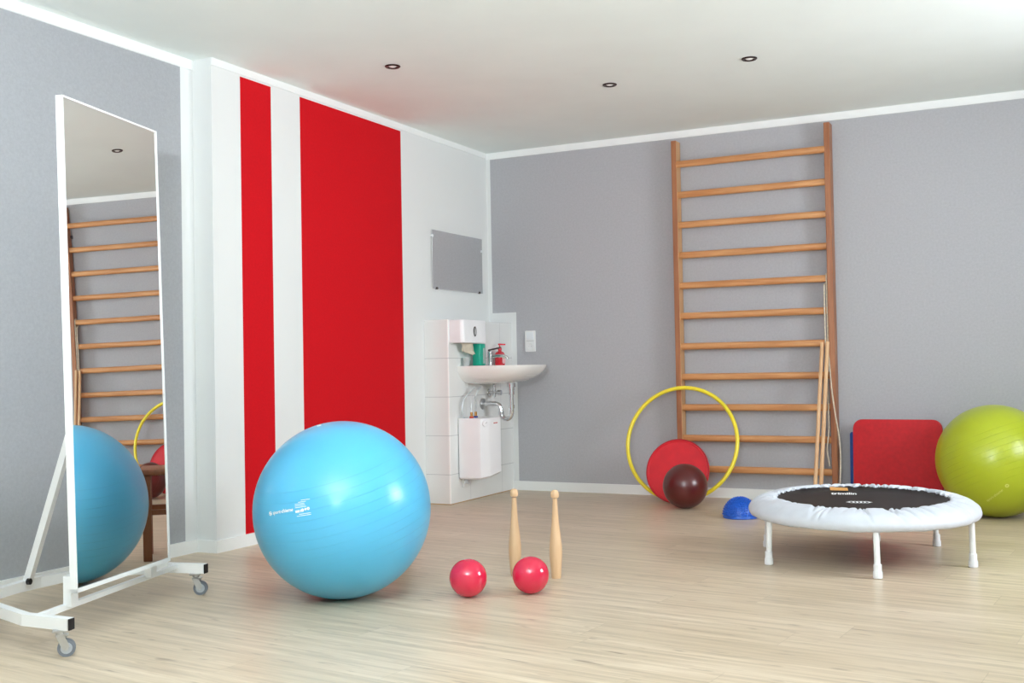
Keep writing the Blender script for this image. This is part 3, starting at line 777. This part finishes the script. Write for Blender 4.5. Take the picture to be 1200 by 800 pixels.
# towel dispenser
td = thing('towel_dispenser', 'white wall paper towel dispenser above the basin on the tiled pier', 'dispenser', (PX, -.918, 1.07))
bm = bmesh.new(); Wd, Dd, Hd = .335, .108, .152
P = [(0, 0)]+[(Dd-.03+.03*math.sin(a), .03-.03*math.cos(a)) for a in [PI/2*i/6 for i in range(7)]]+[(Dd-.03+.03*math.cos(a), Wd-.03+.03*math.sin(a)) for a in [PI/2*i/6 for i in range(7)]]+[(0, Wd)]
prism(bm, P, lambda x, y: (x+.0005, y, 0), lambda x, y: (x*.96+.0005, y, Hd), .004); mesh_obj('housing', bm, M_plastic, td, sharp=40)
bm = bmesh.new(); ov = [(.019*math.cos(a), .034*math.sin(a)) for a in [2*PI*i/28 for i in range(28)]]
prism(bm, ov, lambda u, v: (Dd-.004, Wd*.48+u, Hd*.5+v), lambda u, v: (Dd+.0015, Wd*.48+u, Hd*.5+v)); wd_ = mesh_obj('window', bm, M_dark, td)
bm = bmesh.new(); prism(bm, [(u*.45, v*.7) for u, v in ov], lambda u, v: (Dd+.0015, Wd*.48+u, Hd*.5+v), lambda u, v: (Dd+.0025, Wd*.48+u, Hd*.5+v)); mesh_obj('pane', bm, M_greyline, wd_)
bm = bmesh.new(); P2 = []
g = []
for i in range(9):
    row = []
    for j in range(7):
        s_ = i/8; t = j/6; row.append(bm.verts.new((PX+.045+.03*math.sin(t*5+s_*2)*t*.4+.02*s_, -.86+.15*s_*(1-.25*t)+.06*t+.008*math.sin(i*2.1+j), 1.075-.085*t*(1-.35*abs(s_-.75))+.004*math.sin(i*3))))
    g.append(row)
for i in range(8):
    for j in range(6): bm.faces.new((g[i][j], g[i+1][j], g[i+1][j+1], g[i][j+1]))
pt = mesh_obj('paper_towel', bm, M_paper, sharp=60); tag(pt, 'crumpled beige paper towel hanging from the dispenser', 'towel')
md = pt.modifiers.new('thick', 'SOLIDIFY'); md.thickness = .002

# things on the basin ledge
Z9 = .916
bt = thing('soap_bottle', 'teal plastic bottle with white label standing on the basin ledge', 'bottle', (PX+.064, -.625, Z9))
bm = bmesh.new(); box(bm, -.03, .03, -.042, .042, 0, .15, .007); mesh_obj('body', bm, M_teal, bt, sharp=50)
bm = bmesh.new(); box(bm, .0302, .031, .004, .028, .015, .12); mesh_obj('bottle_label', bm, M_greycup, bt, smooth=False)
bt['label'] = 'teal plastic bottle with pale label standing on the basin ledge'
cu = bmesh.new(); lathe(cu, [(0, 0), (.022, 0), (.026, .055), (.024, .055), (.02, .004), (0, .004)], 28); o = mesh_obj('tumbler', cu, M_greycup); o.location = (PX+.034, -.752, Z9); tag(o, 'small grey tumbler beside the teal bottle on the basin', 'cup')
rb = thing('pump_bottle', 'red liquid soap bottle with red pump behind the tap', 'soap dispenser', (PX+.058, -.305, Z9))
bm = bmesh.new(); ou = rrect_pts(.094, .05, .022, 5)
lv = [(0, .92), (.004, 1), (.075, 1), (.092, .8), (.1, .36), (.112, .34)]
R2 = [[bm.verts.new((v*s_, u*s_, z)) for u, v in ou] for z, s_ in lv]
for A, B in zip(R2, R2[1:]): skin(A, B)
bm.faces.new(R2[0]); bm.faces.new(R2[-1]); mesh_obj('body', bm, M_redsoap, rb, sharp=60)
bm = bmesh.new(); lathe(bm, [(.014, .11), (.014, .122), (.006, .125), (.005, .142), (.012, .144), (.012, .154), (0, .156)], 20); bar(bm, (0, 0, .149), (.04, .012, .147), .011, .01); mesh_obj('pump', bm, M_redpump, rb)
bm = bmesh.new(); prism(bm, rrect_pts(.044, .05, .012, 4), lambda u, v: (.0248, u+.012, .038+v), lambda u, v: (.0258, u+.012, .038+v)); lb_ = mesh_obj('front_label', bm, M_pink, rb)
bm = bmesh.new(); prism(bm, [(.011*math.cos(a), .006*math.sin(a)) for a in [2*PI*i/14 for i in range(14)]], lambda u, v: (.0259, u+.014, .054+v), lambda u, v: (.0264, u+.014, .054+v)); mesh_obj('leaf_mark', bm, M_green, lb_)
# ------------------------------------------------------------------ wall mirror over the basin, switch plate
wm = thing('wall_mirror', 'frameless rectangular mirror fixed on the white wall above the basin', 'mirror', (0, -.465, 1.447))
bm = bmesh.new(); box(bm, .004, .009, -.357, .357, 0, .401, .0008); k = NM('mirror_sheet', .02, 1); p_ = k.obj(); k.base(k.mix(k.math('MULTIPLY', k.noise(p_[3], 2), .05), (.95, .955, .95, 1), (.92, .925, .92, 1)))
mesh_obj('mirror_glass', bm, k.m, wm, smooth=False)
for y, z, m_ in ((-.35, .36, M_plug), (.35, .31, M_plug), (-.3, .004, M_dark), (.31, .004, M_dark)):
    bm = bmesh.new(); box(bm, .0, .013, y-.010, y+.010, z-.008, z+.008, .002); mesh_obj('clip', bm, m_, wm)
sw = thing('light_switch', 'white wall plate with rocker switch above a socket on grey wall', 'switch', (.343, 0, 1.088))
bm = bmesh.new(); prism(bm, rrect_pts(.084, .154, .008, 4), lambda u, v: (u, -.0005, v), lambda u, v: (u, -.011, v), .002); mesh_obj('plate', bm, M_socket, sw)
bm = bmesh.new(); box(bm, -.029, .029, -.015, -.0105, .012, .068, .002); mesh_obj('rocker', bm, M_plug, sw)
bm = bmesh.new(); box(bm, -.03, .03, -.0125, -.0105, .001, .0045); mesh_obj('groove', bm, M_greyline, sw, smooth=False)
Msk = Matrix.Translation((0, -.0105, -.037)) @ Matrix.Rotation(PI/2, 4, 'X')
bm = bmesh.new(); lathe(bm, [(.027, 0), (.027, .003), (.022, .003), (.020, .0018), (0, .0018)], 28, Msk); sk_ = mesh_obj('socket', bm, M_socket, sw)
for u in (-.0095, .0095):
    bm = bmesh.new(); cyl(bm, (u, -.0105, -.037), (u, -.0127, -.037), .0024, 10); mesh_obj('pin_hole', bm, M_greyline, sk_)

# ------------------------------------------------------------------ ceiling spots
sp = thing('ceiling_spotlight', 'recessed ceiling spotlight nearest the red stripes', 'spotlight', (.7, -2.351, H), 0, 'recessed ceiling spotlights')
Mf = Matrix.Scale(-1, 4, (0, 0, 1))
bm = bmesh.new(); lathe(bm, [(.041, -.001), (.041, .003), (.037, .0065), (.027, .0055), (.023, .0015), (.023, -.0005)], 40, Mf); mesh_obj('ring', bm, M_ring, sp)
bm = bmesh.new(); lathe(bm, [(.0225, .0005), (.018, .004), (.011, .0065), (0, .0075)], 28, Mf); mesh_obj('lamp', bm, M_lamp, sp)
for loc, lab in (((1.552, -1.408, H), 'recessed ceiling spotlight in the middle, closest to the corner'), ((2.384, -1.525, H), 'recessed ceiling spotlight on the right, above the wall bars side')):
    q = copy_tree(sp); q.location = loc; q['label'] = lab

# ------------------------------------------------------------------ wooden stool behind the blue ball (seen in the standing mirror)
st = thing('wooden_stool', 'dark brown wooden stool behind the blue ball, seen in the standing mirror', 'stool', (.895, -2.955, 0), math.radians(-14))
bm = bmesh.new(); box(bm, -.175, .175, -.115, .145, .42, .45, .006); mesh_obj('seat', bm, M_stool, st, sharp=50)
for x in (-.145, .145):
    for y in (-.085, .115):
        bm = bmesh.new(); box(bm, x-.022, x+.022, y-.022, y+.022, 0, .42, .003); mesh_obj('leg', bm, M_stool, st, smooth=False)
for y in (-.085, .115):
    bm = bmesh.new(); box(bm, -.125, .125, y-.009, y+.009, .225, .25, .002); mesh_obj('stretcher', bm, M_stool, st, smooth=False)

# ------------------------------------------------------------------ light
def area(name, loc, rot, sx, sy, power, col=(1, 1, 1), spread=PI):
    l = bpy.data.lights.new(name, 'AREA'); l.shape = 'RECTANGLE'; l.size = sx; l.size_y = sy; l.energy = power; l.color = col; l.spread = spread
    o = bpy.data.objects.new(name, l); COL.objects.link(o); o.location = loc; o.rotation_euler = rot; return o
DAY = (.92, .965, 1.03)
area('window_daylight', (X1+.2, (y0+y1)/2, (z0+z1)/2), (0, PI/2, 0), 1.2, 1.3, 76, DAY, math.radians(130))
area('window_daylight', ((rx[0][0]+rx[0][1])/2, Y0-.2, 1.6), (-PI/2, 0, 0), 1.4, 1.4, 166, DAY)
area('window_daylight', ((rx[1][0]+rx[1][1])/2, Y0-.2, 1.6), (-PI/2, 0, 0), 1.6, 1.4, 158, DAY)
area('bounce_flash', (3.1, -7.0, 1.45), (PI-.35, 0, .3), .25, .25, 282, (.91, .96, 1.03))
w = bpy.data.worlds.new('sky'); sc.world = w; w.use_nodes = True
bg = w.node_tree.nodes['Background']; bg.inputs[0].default_value = (.8, .9, 1, 1); bg.inputs[1].default_value = 1.2

# ------------------------------------------------------------------ camera
f_px, C = 1272.343, Vector((3.79918, -7.15838, .90994)); yaw, pitch, roll = .4671, .0225, -.0185
fw = Vector((-math.sin(yaw)*math.cos(pitch), math.cos(yaw)*math.cos(pitch), math.sin(pitch)))
rt = Vector((math.cos(yaw), math.sin(yaw), 0)); up = rt.cross(fw)
r2 = rt*math.cos(roll)+up*math.sin(roll); u2 = -rt*math.sin(roll)+up*math.cos(roll)
cam = bpy.data.cameras.new('camera'); cam.sensor_fit = 'HORIZONTAL'; cam.sensor_width = 36; cam.lens = f_px*36/1200; cam.clip_start = .05
co = bpy.data.objects.new('camera', cam); COL.objects.link(co)
co.matrix_world = Matrix(((r2.x, u2.x, -fw.x, C.x), (r2.y, u2.y, -fw.y, C.y), (r2.z, u2.z, -fw.z, C.z), (0, 0, 0, 1)))
sc.camera = co
sc.view_settings.view_transform = 'Standard'; sc.view_settings.look = 'None'; sc.view_settings.exposure = 0
sc.cycles.use_denoising = True; sc.cycles.max_bounces = 10; sc.cycles.diffuse_bounces = 6; sc.cycles.sample_clamp_indirect = 8; sc.cycles.caustics_reflective = False
